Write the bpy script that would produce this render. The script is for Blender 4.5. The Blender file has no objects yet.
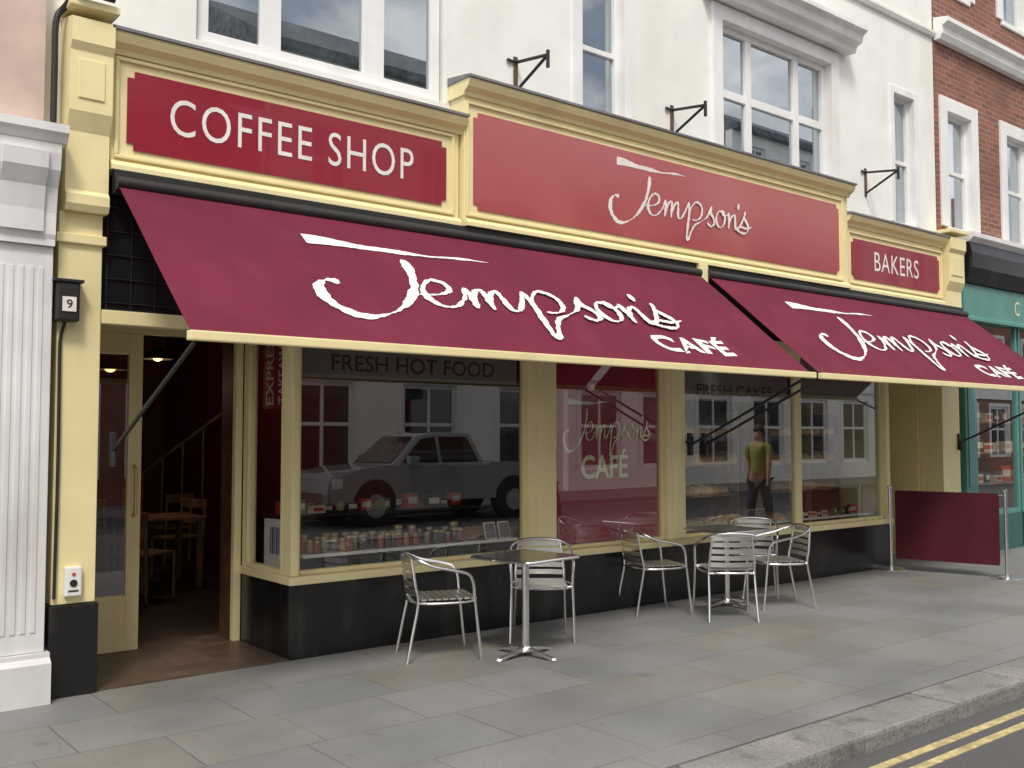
import bpy, bmesh, math, random
from mathutils import Vector, Matrix
random.seed(7)
S=bpy.context.scene; C=S.collection; R=math.radians; PI=math.pi
S.view_settings.view_transform='Standard'; S.view_settings.look='None'; S.view_settings.exposure=0

# ---------------------------------------------------------------- materials
def nodes(name):
    m=bpy.data.materials.new(name); m.use_nodes=True
    nt=m.node_tree; b=nt.nodes['Principled BSDF']; return m,nt,b
def coords(nt,swap=False):
    tc=nt.nodes.new('ShaderNodeTexCoord')
    if not swap: return tc.outputs['Object']
    s=nt.nodes.new('ShaderNodeSeparateXYZ'); c=nt.nodes.new('ShaderNodeCombineXYZ')
    nt.links.new(tc.outputs['Object'],s.inputs[0])
    nt.links.new(s.outputs['X'],c.inputs['X']); nt.links.new(s.outputs['Z'],c.inputs['Y']); nt.links.new(s.outputs['Y'],c.inputs['Z'])
    return c.outputs[0]
def mixc(nt,fac,a,b,mode='MIX'):
    n=nt.nodes.new('ShaderNodeMix'); n.data_type='RGBA'; n.blend_type=mode
    for sock,v in ((n.inputs[0],fac),(n.inputs[6],a),(n.inputs[7],b)):
        if isinstance(v,(int,float)): sock.default_value=v
        elif isinstance(v,tuple): sock.default_value=(*v,1)
        else: nt.links.new(v,sock)
    return n.outputs[2]
def noise(nt,co,scale,detail=4,lo=.35,hi=.65,stretch=None):
    if stretch:
        mp=nt.nodes.new('ShaderNodeMapping'); mp.inputs['Scale'].default_value=stretch; nt.links.new(co,mp.inputs[0]); co=mp.outputs[0]
    n=nt.nodes.new('ShaderNodeTexNoise'); n.inputs['Scale'].default_value=scale; n.inputs['Detail'].default_value=detail
    nt.links.new(co,n.inputs['Vector'])
    r=nt.nodes.new('ShaderNodeMapRange'); r.inputs['From Min'].default_value=lo; r.inputs['From Max'].default_value=hi
    nt.links.new(n.outputs[0],r.inputs[0]); return r.outputs[0]
def bump(nt,b,h,st=.3,d=.01):
    n=nt.nodes.new('ShaderNodeBump'); n.inputs['Strength'].default_value=st; n.inputs['Distance'].default_value=d
    nt.links.new(h,n.inputs['Height']); nt.links.new(n.outputs[0],b.inputs['Normal'])
def mat(name,col,rough=.6,metal=0,var=.15,scale=3,bmp=.1,bscale=40,coat=0,dirt=None,dscale=1.2,stretch=None,dlo=.5):
    m,nt,b=nodes(name); co=coords(nt)
    b.inputs['Roughness'].default_value=rough; b.inputs['Metallic'].default_value=metal
    b.inputs['Coat Weight'].default_value=coat
    f=noise(nt,co,scale)
    c=mixc(nt,f,tuple(v*(1-var) for v in col),tuple(min(1,v*(1+var*.6)) for v in col))
    if dirt:
        g=noise(nt,co,dscale,6,dlo,.85,stretch or (1,1,.25)); c=mixc(nt,g,c,dirt)
    nt.links.new(c,b.inputs['Base Color'])
    if bmp: bump(nt,b,noise(nt,co,bscale,3,0,1),bmp,.004)
    return m
def glassmat(name,tint,base,rough=.0,fr=1.0,gc=(1,1,1)):
    m=bpy.data.materials.new(name); m.use_nodes=True; nt=m.node_tree; nt.nodes.clear()
    o=nt.nodes.new('ShaderNodeOutputMaterial'); t=nt.nodes.new('ShaderNodeBsdfTransparent'); g=nt.nodes.new('ShaderNodeBsdfGlossy')
    t.inputs[0].default_value=(*tint,1); g.inputs['Roughness'].default_value=rough; g.inputs[0].default_value=(*gc,1)
    f=nt.nodes.new('ShaderNodeLayerWeight'); f.inputs[0].default_value=.5
    p=nt.nodes.new('ShaderNodeMath'); p.operation='POWER'; p.inputs[1].default_value=3; nt.links.new(f.outputs['Facing'],p.inputs[0])
    a=nt.nodes.new('ShaderNodeMath'); a.operation='MULTIPLY_ADD'; a.inputs[1].default_value=fr; a.inputs[2].default_value=base; a.use_clamp=True
    nt.links.new(p.outputs[0],a.inputs[0])
    mx=nt.nodes.new('ShaderNodeMixShader'); nt.links.new(a.outputs[0],mx.inputs[0]); nt.links.new(t.outputs[0],mx.inputs[1]); nt.links.new(g.outputs[0],mx.inputs[2])
    nt.links.new(mx.outputs[0],o.inputs[0]); return m
M={}
M['cream']=mat('cream_paint',(.87,.765,.42),.45,var=.04,bmp=.05,dirt=(.64,.55,.31),dscale=2.5,dlo=.58)
M['stucco']=mat('white_stucco',(.88,.875,.83),.85,var=.04,bmp=.3,bscale=25,dirt=(.68,.655,.58),dscale=.9,dlo=.54)
M['oppwall']=mat('pale_render',(.9,.89,.85),.8,var=.05)
M['white']=mat('white_paint',(.86,.86,.85),.45,var=.05,bmp=.03,dirt=(.65,.64,.6),dscale=2)
M['pinkwall']=mat('pink_render',(.64,.49,.43),.9,var=.14,bmp=.4,bscale=30,dirt=(.45,.37,.33))
M['offwhite']=mat('old_white_paint',(.79,.785,.785),.55,var=.06,bmp=.12,dirt=(.5,.48,.46),dscale=2.2)
M['lead']=mat('lead',(.20,.21,.22),.6,var=.25,bmp=.2)
M['signred']=mat('sign_red',(.29,.014,.034),.25,var=.05,bmp=0,coat=.6)
def sheensign():
    m,nt,b=nodes('painted_sheen_sign_red'); co=coords(nt)
    s=nt.nodes.new('ShaderNodeSeparateXYZ'); nt.links.new(co,s.inputs[0])
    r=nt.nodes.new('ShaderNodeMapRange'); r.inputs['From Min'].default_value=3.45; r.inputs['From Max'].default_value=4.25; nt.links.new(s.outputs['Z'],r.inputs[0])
    c=mixc(nt,r.outputs[0],(.36,.035,.05),(.47,.12,.125)); c=mixc(nt,noise(nt,co,1.0,4,.4,.8),c,(.46,.10,.10))  # sky and street reflection painted into the red: paler upward and in patches
    nt.links.new(c,b.inputs['Base Color']); b.inputs['Roughness'].default_value=.32; b.inputs['Coat Weight'].default_value=.8; b.inputs['Coat Roughness'].default_value=.12; return m
M['signsheen']=sheensign()
M['fabric']=mat('awning_fabric',(.14,.0055,.029),.9,var=.14,scale=1.5,bmp=.25,bscale=250,dirt=(.17,.014,.04),dscale=3)
M['letter']=mat('letter_white',(.84,.81,.77),.6,var=.08,scale=14,bmp=0)
M['letterdim']=mat('letter_dark',(.035,.03,.03),.6,var=.02,bmp=0)
M['pelmet']=mat('pelmet_grey',(.23,.22,.21),.6,var=.12)
M['lettergold']=mat('letter_gold',(.80,.80,.52),.6,var=.02,bmp=0)
M['black']=mat('black_gloss',(.012,.012,.013),.25,var=.2,bmp=.05,dirt=(.05,.045,.04),dscale=4,stretch=(1,1,.5))
M['iron']=mat('black_iron',(.02,.02,.02),.5,var=.3,bmp=.2)
M['rust']=mat('rust',(.12,.07,.04),.9,var=.4,bmp=.3)
M['alu']=mat('aluminium',(.82,.82,.82),.24,metal=1,var=.06,bmp=.02)
M['slat']=mat('slat_aluminium',(.76,.74,.71),.36,metal=1,var=.08,bmp=.05)
M['tabletop']=mat('tabletop_steel',(.50,.47,.43),.2,metal=1,var=.12,bmp=.04)
M['banner']=mat('banner_red',(.075,.004,.012),.9,var=.12,bmp=.15,bscale=200)
M['teal']=mat('teal_paint',(.09,.27,.235),.4,var=.12,bmp=.05)
M['tealdark']=mat('teal_dark',(.03,.11,.10),.4,var=.1,bmp=.05)
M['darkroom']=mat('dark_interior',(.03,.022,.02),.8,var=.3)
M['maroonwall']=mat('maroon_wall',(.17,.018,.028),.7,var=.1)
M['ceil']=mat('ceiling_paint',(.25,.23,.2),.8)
M['wood']=mat('wood',(.32,.19,.105),.5,var=.35,scale=6)
M['darkwood']=mat('dark_wood',(.11,.055,.03),.45,var=.35,scale=6)
M['woodfloor']=mat('wood_floor',(.07,.045,.03),.45,var=.35,scale=4)
M['shelf']=mat('shelf_white',(.84,.83,.79),.4,var=.04)
M['truck']=mat('truck_paint',(.38,.41,.44),.25,metal=.15,var=.05,bmp=0,coat=1)
M['tyre']=mat('tyre',(.02,.02,.02),.85)
M['darkglass']=mat('dark_glass',(.012,.015,.018),.03,var=.2,bmp=0,coat=1)
M['upglass']=glassmat('upper_glass',(.6,.65,.65),.38,gc=(.88,.94,1))
M['glass']=glassmat('shop_glass',(.93,.95,.94),.16,fr=1.1)
M['curtain']=mat('net_curtain',(.22,.235,.24),.9,var=.7,scale=2.5,bmp=.3)
M['blind']=mat('pale_blind',(.6,.6,.57),.9,var=.3,scale=2.0,bmp=.1)
M['slate']=mat('slate',(.14,.15,.17),.7,var=.6,scale=5)
M['stone']=mat('stone',(.35,.31,.25),.85,var=.2,bmp=.4)
M['yellow']=mat('yellow_line',(.55,.46,.22),.8,var=.25,scale=20,bmp=.4,dirt=(.2,.17,.1),dscale=14,stretch=(1,1,1),dlo=.42)
M['posterred']=mat('poster_red',(.36,.010,.040),.35,var=.08,bmp=0,coat=.2)
M['skin']=mat('skin',(.5,.3,.22),.6); M['hair']=mat('hair',(.05,.03,.02),.7)
M['lime']=mat('lime_cloth',(.36,.36,.10),.8); M['navy']=mat('navy_cloth',(.03,.035,.07),.8); M['greycloth']=mat('grey_cloth',(.1,.1,.1),.8)
M['amber']=mat('jar_amber',(.42,.15,.03),.2,coat=1); M['redjam']=mat('jar_red',(.28,.03,.02),.2,coat=1); M['greenj']=mat('jar_green',(.16,.16,.04),.2,coat=1); M['darkj']=mat('jar_dark',(.05,.025,.015),.2,coat=1)
M['lid']=mat('lid_gold',(.7,.55,.25),.35,metal=.8); M['bread']=mat('bread_crust',(.66,.37,.14),.7,var=.4,scale=12); M['bread2']=mat('bread_pale',(.82,.62,.35),.7,var=.3,scale=12)
M['bluecard']=mat('blue_card',(.10,.12,.32),.5); M['redcard']=mat('red_card',(.5,.05,.03),.5); M['card']=mat('card',(.65,.6,.45),.6); M['green']=mat('green_card',(.10,.20,.06),.5)
def emis(name,col,st):
    m,nt,b=nodes(name); b.inputs['Base Color'].default_value=(*col,1); b.inputs['Emission Color'].default_value=(*col,1); b.inputs['Emission Strength'].default_value=st; return m
M['lamp']=emis('lamp_glow',(1,.55,.2),1.3)

def paving():
    m,nt,b=nodes('paving'); co=coords(nt)
    w=nt.nodes.new('ShaderNodeTexNoise'); w.inputs['Scale'].default_value=2.0; nt.links.new(co,w.inputs['Vector'])
    va=nt.nodes.new('ShaderNodeVectorMath'); va.operation='MULTIPLY_ADD'; va.inputs[1].default_value=(.02,.02,0); nt.links.new(w.outputs['Color'],va.inputs[0]); nt.links.new(co,va.inputs[2])
    t=nt.nodes.new('ShaderNodeTexBrick'); t.inputs['Scale'].default_value=1; t.inputs['Brick Width'].default_value=.95; t.inputs['Row Height'].default_value=.60
    t.inputs['Mortar Size'].default_value=.006; t.inputs['Mortar Smooth'].default_value=.5; t.offset=.41; t.offset_frequency=2; t.squash=.68; t.squash_frequency=3
    t.inputs['Color1'].default_value=(0,0,0,1); t.inputs['Color2'].default_value=(1,1,1,1); t.inputs['Mortar'].default_value=(.5,.5,.5,1)
    nt.links.new(va.outputs[0],t.inputs['Vector'])
    ramp=nt.nodes.new('ShaderNodeValToRGB'); e=ramp.color_ramp.elements
    e[0].position=0; e[0].color=(.172,.178,.176,1); e[1].position=1; e[1].color=(.215,.212,.204,1)
    for p,c in ((.3,(.21,.212,.206)),(.5,(.18,.184,.182)),(.68,(.222,.207,.176)),(.8,(.178,.164,.138)),(.9,(.2,.2,.195))):
        x=e.new(p); x.color=(*c,1)
    nt.links.new(t.outputs['Color'],ramp.inputs[0])
    c=mixc(nt,noise(nt,co,1.1,6,.4,.8),ramp.outputs[0],(.245,.247,.242))
    c=mixc(nt,noise(nt,co,.6,6,.5,.8),c,(.115,.115,.113))
    c=mixc(nt,noise(nt,co,60,3,.5,.85),c,(.15,.15,.146))
    c=mixc(nt,noise(nt,co,4,6,.66,.74),c,(.14,.138,.133))
    v=nt.nodes.new('ShaderNodeTexVoronoi'); v.inputs['Scale'].default_value=2.3; nt.links.new(co,v.inputs['Vector'])
    r=nt.nodes.new('ShaderNodeMapRange'); r.inputs['From Min'].default_value=.03; r.inputs['From Max'].default_value=.06; r.inputs['To Min'].default_value=.45; r.inputs['To Max'].default_value=0; nt.links.new(v.outputs['Distance'],r.inputs[0])
    c=mixc(nt,r.outputs[0],c,(.12,.12,.115))
    mm=nt.nodes.new('ShaderNodeMath'); mm.operation='MULTIPLY'; nt.links.new(t.outputs['Fac'],mm.inputs[0]); nt.links.new(noise(nt,co,1.7,3,.2,.7),mm.inputs[1])
    c=mixc(nt,mm.outputs[0],c,(.085,.085,.08))
    nt.links.new(c,b.inputs['Base Color']); b.inputs['Roughness'].default_value=.72
    inv=nt.nodes.new('ShaderNodeMath'); inv.operation='MULTIPLY_ADD'; inv.inputs[1].default_value=-.7; nt.links.new(t.outputs['Fac'],inv.inputs[0]); nt.links.new(noise(nt,co,35,5,0,2.5),inv.inputs[2])
    bump(nt,b,inv.outputs[0],.3,.005); return m
M['paving']=paving()
def asphalt():
    m,nt,b=nodes('asphalt'); co=coords(nt)
    c=mixc(nt,noise(nt,co,160,2,.3,.7),(.045,.047,.05),(.14,.14,.14)); c=mixc(nt,noise(nt,co,1.5,5,.4,.8),c,(.10,.10,.10))
    nt.links.new(c,b.inputs['Base Color']); b.inputs['Roughness'].default_value=.85; bump(nt,b,noise(nt,co,180,2,0,1),.6,.01); return m
M['asphalt']=asphalt()
def kerbm():
    m,nt,b=nodes('kerb_stone'); co=coords(nt)
    c=mixc(nt,noise(nt,co,2,5,.3,.7),(.19,.185,.175),(.29,.28,.265)); c=mixc(nt,noise(nt,co,60,3,.5,.7),c,(.14,.14,.13)); c=mixc(nt,noise(nt,co,5,6,.55,.75),c,(.12,.115,.11))
    nt.links.new(c,b.inputs['Base Color']); b.inputs['Roughness'].default_value=.8; bump(nt,b,noise(nt,co,30,5,0,1),.6,.012); return m
M['kerb']=kerbm()
def brickm():
    m,nt,b=nodes('red_brick'); co=coords(nt,True)
    t=nt.nodes.new('ShaderNodeTexBrick'); t.inputs['Scale'].default_value=1; t.inputs['Brick Width'].default_value=.225; t.inputs['Row Height'].default_value=.075; t.inputs['Mortar Size'].default_value=.007
    t.inputs['Color1'].default_value=(.34,.125,.08,1); t.inputs['Color2'].default_value=(.20,.085,.06,1); t.inputs['Mortar'].default_value=(.32,.26,.22,1); nt.links.new(co,t.inputs['Vector'])
    c=mixc(nt,noise(nt,co,1.2,5,.4,.8),t.outputs[0],(.19,.09,.065)); nt.links.new(c,b.inputs['Base Color']); b.inputs['Roughness'].default_value=.9
    bump(nt,b,t.outputs['Fac'],-.4,.008); return m
M['brick']=brickm()
def tilem():
    m,nt,b=nodes('entrance_tile'); co=coords(nt)
    t=nt.nodes.new('ShaderNodeTexBrick'); t.offset=0; t.inputs['Scale'].default_value=1; t.inputs['Brick Width'].default_value=.15; t.inputs['Row Height'].default_value=.15; t.inputs['Mortar Size'].default_value=.004
    t.inputs['Color1'].default_value=(.08,.05,.035,1); t.inputs['Color2'].default_value=(.12,.078,.055,1); t.inputs['Mortar'].default_value=(.05,.045,.04,1); nt.links.new(co,t.inputs['Vector'])
    nt.links.new(t.outputs[0],b.inputs['Base Color']); b.inputs['Roughness'].default_value=.45; return m
M['tile']=tilem()

# ---------------------------------------------------------------- mesh helpers
class MB:
    def __init__(s): s.bm=bmesh.new()
    def box(s,x0,x1,y0,y1,z0,z1,bev=0):
        vs=[s.bm.verts.new((x,y,z)) for x in (x0,x1) for y in (y0,y1) for z in (z0,z1)]
        fs=[s.bm.faces.new([vs[i] for i in f]) for f in ((0,1,3,2),(4,6,7,5),(0,4,5,1),(2,3,7,6),(0,2,6,4),(1,5,7,3))]
        if bev:
            es=list({e for f in fs for e in f.edges}); bmesh.ops.bevel(s.bm,geom=es,offset=bev,segments=2,affect='EDGES',profile=.6)
        return s
    def prism(s,pts,axis,a0,a1,bev=0):
        def P(p,a): return {'x':(a,p[0],p[1]),'y':(p[0],a,p[1]),'z':(p[0],p[1],a)}[axis]
        A=[s.bm.verts.new(P(p,a0)) for p in pts]; B=[s.bm.verts.new(P(p,a1)) for p in pts]; n=len(pts)
        fs=[s.bm.faces.new(A),s.bm.faces.new(B[::-1])]+[s.bm.faces.new((A[i],B[i],B[(i+1)%n],A[(i+1)%n])) for i in range(n)]
        if bev:
            es=list({e for f in fs[:2] for e in f.edges}); bmesh.ops.bevel(s.bm,geom=es,offset=bev,segments=2,affect='EDGES')
        return s
    def tube(s,pts,r,n=10,closed=False,flat=None):
        pts=[Vector(p) for p in pts]; N=len(pts); rings=[]; up=None
        for i,p in enumerate(pts):
            a=pts[i-1] if (i or closed) else p; b=pts[(i+1)%N] if (i<N-1 or closed) else p
            t=(b-a).normalized()
            if up is None: up=t.orthogonal().normalized()
            up=(up-t*up.dot(t)).normalized(); sd=t.cross(up)
            rr=r[i] if isinstance(r,(list,tuple)) else r
            rings.append([s.bm.verts.new(p+(up*math.cos(2*PI*k/n)+sd*math.sin(2*PI*k/n))*rr) for k in range(n)])
        for i in range(N if closed else N-1):
            A=rings[i];B=rings[(i+1)%N]
            for k in range(n): s.bm.faces.new((A[k],A[(k+1)%n],B[(k+1)%n],B[k]))
        if not closed: s.bm.faces.new(rings[0][::-1]); s.bm.faces.new(rings[-1])
        return s
    def lathe(s,prof,c=(0,0,0),n=20):
        rings=[[s.bm.verts.new((c[0]+r*math.cos(2*PI*k/n),c[1]+r*math.sin(2*PI*k/n),c[2]+z)) for k in range(n)] for r,z in prof]
        for A,B in zip(rings,rings[1:]):
            for k in range(n): s.bm.faces.new((A[k],A[(k+1)%n],B[(k+1)%n],B[k]))
        s.bm.faces.new(rings[0][::-1]); s.bm.faces.new(rings[-1]); return s
    def quad(s,*ps): s.bm.faces.new([s.bm.verts.new(p) for p in ps]); return s
    def build(s,name,m,parent=None,smooth=False,label=None):
        bmesh.ops.recalc_face_normals(s.bm,faces=s.bm.faces) if not getattr(s,'norecalc',False) else None
        me=bpy.data.meshes.new(name); s.bm.to_mesh(me); s.bm.free()
        me.materials.append(M[m] if isinstance(m,str) else m)
        if smooth:
            for p in me.polygons: p.use_smooth=True
            try: me.set_sharp_from_angle(angle=R(40))
            except Exception: pass
        o=bpy.data.objects.new(name,me); C.objects.link(o)
        if parent:
            o.parent=parent
            if parent.type=='EMPTY' and parent.get('wc'): o.location=-Vector(parent.location)
        if label: o['label']=label
        return o
def root(name,label,cat,loc=(0,0,0),rz=0,group=None,world=False):
    o=bpy.data.objects.new(name,None); C.objects.link(o); o.location=loc; o.rotation_euler=(0,0,rz); o.empty_display_size=.1
    o['label']=label; o['category']=cat
    if group: o['group']=group
    if world: o['wc']=1
    return o
def tag(o,label,cat,group=None):
    o['label']=label; o['category']=cat
    if group: o['group']=group
    return o
def struct(o): 
    o['kind']='structure'; return o
def dup(r,loc,rz,label=None,group=None):
    n=r.copy(); C.objects.link(n); n.location=loc; n.rotation_euler=(0,0,rz)
    if label: n['label']=label
    if group: n['group']=group
    for ch in list(r.children):
        c=ch.copy(); C.objects.link(c); c.parent=n
        for g in list(ch.children):
            d=g.copy(); C.objects.link(d); d.parent=c
    return n
def smoothpts(pts,k=6,closed=False):
    P=[Vector(p) for p in pts]; n=len(P); out=[]
    for i in range(n if closed else n-1):
        if closed: a,b,c,d=P[i-1],P[i],P[(i+1)%n],P[(i+2)%n]
        else: b,c=P[i],P[i+1]; a=P[i-1] if i else b*2-c; d=P[i+2] if i+2<n else c*2-b
        for j in range(k):
            t=j/k; out.append(.5*((2*b)+(c-a)*t+(2*a-5*b+4*c-d)*t*t+(-a+3*b-3*c+d)*t**3))
    if not closed: out.append(P[-1])
    return out
def plane_map(o,ux,uy,n): 
    o=Vector(o);ux=Vector(ux);uy=Vector(uy);n=Vector(n)
    return lambda X,Y,h=0: o+ux*X+uy*Y+n*h
def text(s,w,h,mapf,name,m,parent,off=.0,label=None,jit=0,sp=1.0):
    c=bpy.data.curves.new('t','FONT'); c.body=s; c.offset=off; c.size=1; c.resolution_u=4; c.space_character=sp
    o=bpy.data.objects.new('t',c); C.objects.link(o); dg=bpy.context.evaluated_depsgraph_get(); dg.update()
    me=bpy.data.meshes.new_from_object(o.evaluated_get(dg)); bpy.data.objects.remove(o)
    xs=[v.co.x for v in me.vertices]; ys=[v.co.y for v in me.vertices]; x0,x1,y0,y1=min(xs),max(xs),min(ys),max(ys)
    for v in me.vertices:
        X=(v.co.x-x0)/(x1-x0)*w; Y=(v.co.y-y0)/(y1-y0)*h
        if jit: X,Y=X+jit*math.sin(Y*23+X*9),Y+jit*math.sin(X*13+1)+jit*.5*math.sin(X*41)
        v.co=mapf(X,Y,.0)
    me.materials.clear(); me.materials.append(M[m]); me.name=name
    ob=bpy.data.objects.new(name,me); C.objects.link(ob)
    if parent:
        ob.parent=parent
        if parent.type=='EMPTY' and parent.get('wc'): ob.location=-Vector(parent.location)
    if label: ob['label']=label
    return ob
STROKES=[
 (.19,[(2.62,2.62),(2.55,2.1),(2.35,1.5),(1.9,.85),(1.25,.35),(.6,.2),(.15,.55),(.08,1.05),(.32,1.38),(.62,1.38)]),
 (.13,[(2.35,1.22),(2.8,1.28),(3.2,1.5),(3.2,1.78),(2.9,1.85),(2.55,1.5),(2.5,1.1),(2.7,.85),(3.05,.88),(3.45,1.25),(3.66,1.68)]),
 (.14,[(3.66,1.68),(3.68,1.35),(3.6,.88)]),
 (.13,[(3.62,1.05),(3.85,1.52),(4.06,1.66),(4.1,1.4),(4.02,.88)]),
 (.13,[(4.03,1.05),(4.28,1.52),(4.5,1.66),(4.52,1.3),(4.52,.98),(4.72,.95),(5.0,1.3),(5.25,1.75)]),
 (.14,[(5.27,1.8),(5.3,1.3),(5.2,.7),(5.1,.12),(5.2,-.03),(5.4,.35),(5.7,.75),(6.15,.98),(6.6,1.3),(6.95,1.84)]),
 (.13,[(5.22,1.05),(5.4,1.5),(5.8,1.88),(6.18,1.72),(6.18,1.3),(5.85,1.02),(5.5,.98)]),
 (.14,[(6.95,1.84),(6.86,1.52),(7.08,1.25),(7.08,.98),(6.85,.84),(6.60,.98)]),
 (.13,[(7.72,1.70),(7.42,1.64),(7.26,1.25),(7.4,.92),(7.72,.95),(7.92,1.3),(7.84,1.65),(7.7,1.70),(7.85,1.5),(8.2,1.62)]),
 (.14,[(8.2,1.72),(8.22,1.3),(8.18,.9)]),
 (.13,[(8.2,1.08),(8.42,1.52),(8.66,1.64),(8.7,1.3),(8.72,.98),(8.92,.98),(9.25,1.4),(9.52,1.95)]),
 (.14,[(8.98,2.28),(8.93,1.95)]),
 (.14,[(9.52,1.95),(9.42,1.6),(9.68,1.3),(9.68,.98),(9.4,.82),(9.0,.86),(8.85,1.0),(9.1,1.12),(9.5,1.08),(10.0,1.22)]),
]
def script_word(mapf,name,m,parent,label=None,wm=1.0):
    mb=MB(); mb.norecalc=True; h=0; rg=random.Random(3)
    top=[];bot=[]
    for i in range(47):
        t=i/46; x=.5+4.6*t; yb=2.82+.02*math.sin(t*9)+.20*t**1.6; th=.24*(1-t)**2.2+.12+.03*math.sin(t*17)-.07*t
        top.append((x+rg.uniform(-.01,.01),yb+th+rg.uniform(-.013,.013))); bot.append((x,yb+rg.uniform(-.013,.013)))
    for i in range(46): mb.bm.faces.new([mb.bm.verts.new(mapf(*p,0)) for p in (bot[i],bot[i+1],top[i+1],top[i])])
    h=.0004
    for w,pts in STROKES:
        P=smoothpts([(x,y,0) for x,y in pts],14); N=len(P); prev=None; ph=rg.uniform(0,6); j1=j2=0
        for i,p in enumerate(P):
            a=P[max(0,i-1)];b=P[min(N-1,i+1)]; t=(b-a).normalized(); nn=Vector((-t.y,t.x,0))
            ang=abs(math.sin(math.atan2(t.y,t.x)-R(25))); ww=w*wm*(.19+.45*ang+.10*math.sin(i*.21+ph)+.05*math.sin(i*.77+ph*2))*min(1,.5+min(i,N-1-i)*.13)
            j1=.5*j1+rg.uniform(-.085,.085); j2=.5*j2+rg.uniform(-.085,.085)
            l=mb.bm.verts.new(mapf(*(p+nn*(ww+w*j1)).xy,h)); r=mb.bm.verts.new(mapf(*(p-nn*(ww+w*j2)).xy,h)); h+=.000014
            if prev: mb.bm.faces.new((prev[0],prev[1],r,l))
            prev=(l,r)
    return mb.build(name,m,parent,label=label)
def wall(mb,x0,x1,z0,z1,y0,y1,holes=()):
    xs=sorted({x0,x1,*[h[0] for h in holes],*[h[1] for h in holes]}); zs=sorted({z0,z1,*[h[2] for h in holes],*[h[3] for h in holes]})
    for a,b in zip(xs,xs[1:]):
        for c,d in zip(zs,zs[1:]):
            mx,mz=(a+b)/2,(c+d)/2
            if any(h[0]<mx<h[1] and h[2]<mz<h[3] for h in holes): continue
            mb.box(a,b,y0,y1,c,d)
def window(parent,x0,x1,z0,z1,y,fw=.06,mull=(),trans=(),m='white',g='upglass',depth=.06,surround=0,label=None,sill=True,curtain=True,sg=1):
    f=MB()
    f.box(x0,x0+fw,y-depth*sg,y,z0,z1,.004); f.box(x1-fw,x1,y-depth*sg,y,z0,z1,.004)
    f.box(x0+fw,x1-fw,y-depth*sg,y,z0,z0+fw,.004); f.box(x0+fw,x1-fw,y-depth*sg,y,z1-fw,z1,.004)
    for a,w in mull: f.box(a-w/2,a+w/2,y-depth*sg*.92,y,z0+fw,z1-fw,.004)
    for a,w in trans: f.box(x0+fw,x1-fw,y-depth*sg*.85,y,a-w/2,a+w/2,.004)
    w=f.build('window',m,parent,label=label)
    yy=y-.02*sg; MB().quad((x0+fw*.5,yy,z0+fw*.5),(x1-fw*.5,yy,z0+fw*.5),(x1-fw*.5,yy,z1-fw*.5),(x0+fw*.5,yy,z1-fw*.5)).build('pane',g,w)
    if curtain:
        MB().box(x0,x1,y+.10*sg,y+.11*sg,z0,z1).build('curtain','curtain' if curtain is True else curtain,w)
    if sill: MB().box(x0-.05,x1+.05,y-.16*sg,y-.01*sg,z0-.07,z0,.006).build('sill',m,w)
    if surround:
        s=MB(); q=surround; yy=y-.12*sg
        s.box(x0-q,x0,yy-.04*sg,yy+.1*sg,z0,z1+q,.006); s.box(x1,x1+q,yy-.04*sg,yy+.1*sg,z0,z1+q,.006); s.box(x0,x1,yy-.04*sg,yy+.1*sg,z1,z1+q,.006)
        s.build('surround',m,w)
    return w

# ---------------------------------------------------------------- setting
def st(name,m,*b,bev=0): return struct(MB().box(*b,bev).build(name,m))
KE=-3.54
st('ground','asphalt',-250,250,-250,250,-.3,-.16)
st('road','asphalt',-60,90,-11.4,KE,-.15,-.10)
st('pavement','paving',-60,90,KE+.32,12,-.2,0)
st('opposite_pavement','paving',-60,90,-30,-11.4,-.2,0)
k=MB(); x=-20
while x<40:
    L=random.choice((.75,.9,1.0,1.15)); dz=random.uniform(-.006,.004); k.box(x+.004,x+L-.004,KE+random.uniform(-.012,.012),KE+.317,-.17,.0+dz+.002,.02); x+=L
struct(k.build('kerb','kerb'))
yl=MB()
for a in (-3.86,-3.73): yl.box(-30,60,a,a+.055,-.102,-.096)
struct(yl.build('road_marking','yellow'))

# ---------------------------------------------------------------- cafe building
cb=root('cafe_building','white rendered building with cream and dark red cafe shopfront under big awnings','building',(7.3,0,0),world=True)
FY=-.03
up=MB()
holes=[(2.55,4.68,4.36,6.1),(6.2,6.8,4.3,6.3),(8.2,10.3,4.5,6.05),(11.66,12.2,4.3,6.02),(2.6,4.6,7.6,9.2),(6.2,6.8,7.6,9.2),(8.3,10.2,7.6,9.2)]
wall(up,1.55,12.72,3.9,10.2,.12,.5,holes); up.box(1.55,1.97,.121,.5,3.0,3.9)
up.build('upper_wall','stucco',cb)
MB().box(1.5,12.75,-.05,.6,10.2,10.5,.02).build('parapet','white',cb)
window(cb,2.58,4.65,4.38,6.1,.24,fw=.08,mull=((3.14,.16),(4.02,.19)),trans=((5.6,.06),),label='wide white framed window above the left sign',sill=False)
window(cb,6.22,6.78,4.3,6.3,.26,fw=.045,trans=((5.28,.05),),surround=.13,label='narrow sash window above the left end of the middle sign')
window(cb,8.24,10.26,4.52,6.02,.24,fw=.07,mull=((8.80,.10),(9.68,.10)),trans=((5.28,.09),),surround=.16,label='wide white window with moulded hood above the middle sign')
window(cb,11.68,12.18,4.32,6.0,.26,fw=.04,trans=((5.15,.05),),surround=.09,label='narrow sash window above the right sign')
window(cb,2.65,4.55,7.6,9.2,.24); window(cb,6.2,6.8,7.6,9.2,.24); window(cb,8.3,10.2,7.6,9.2,.24)
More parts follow.
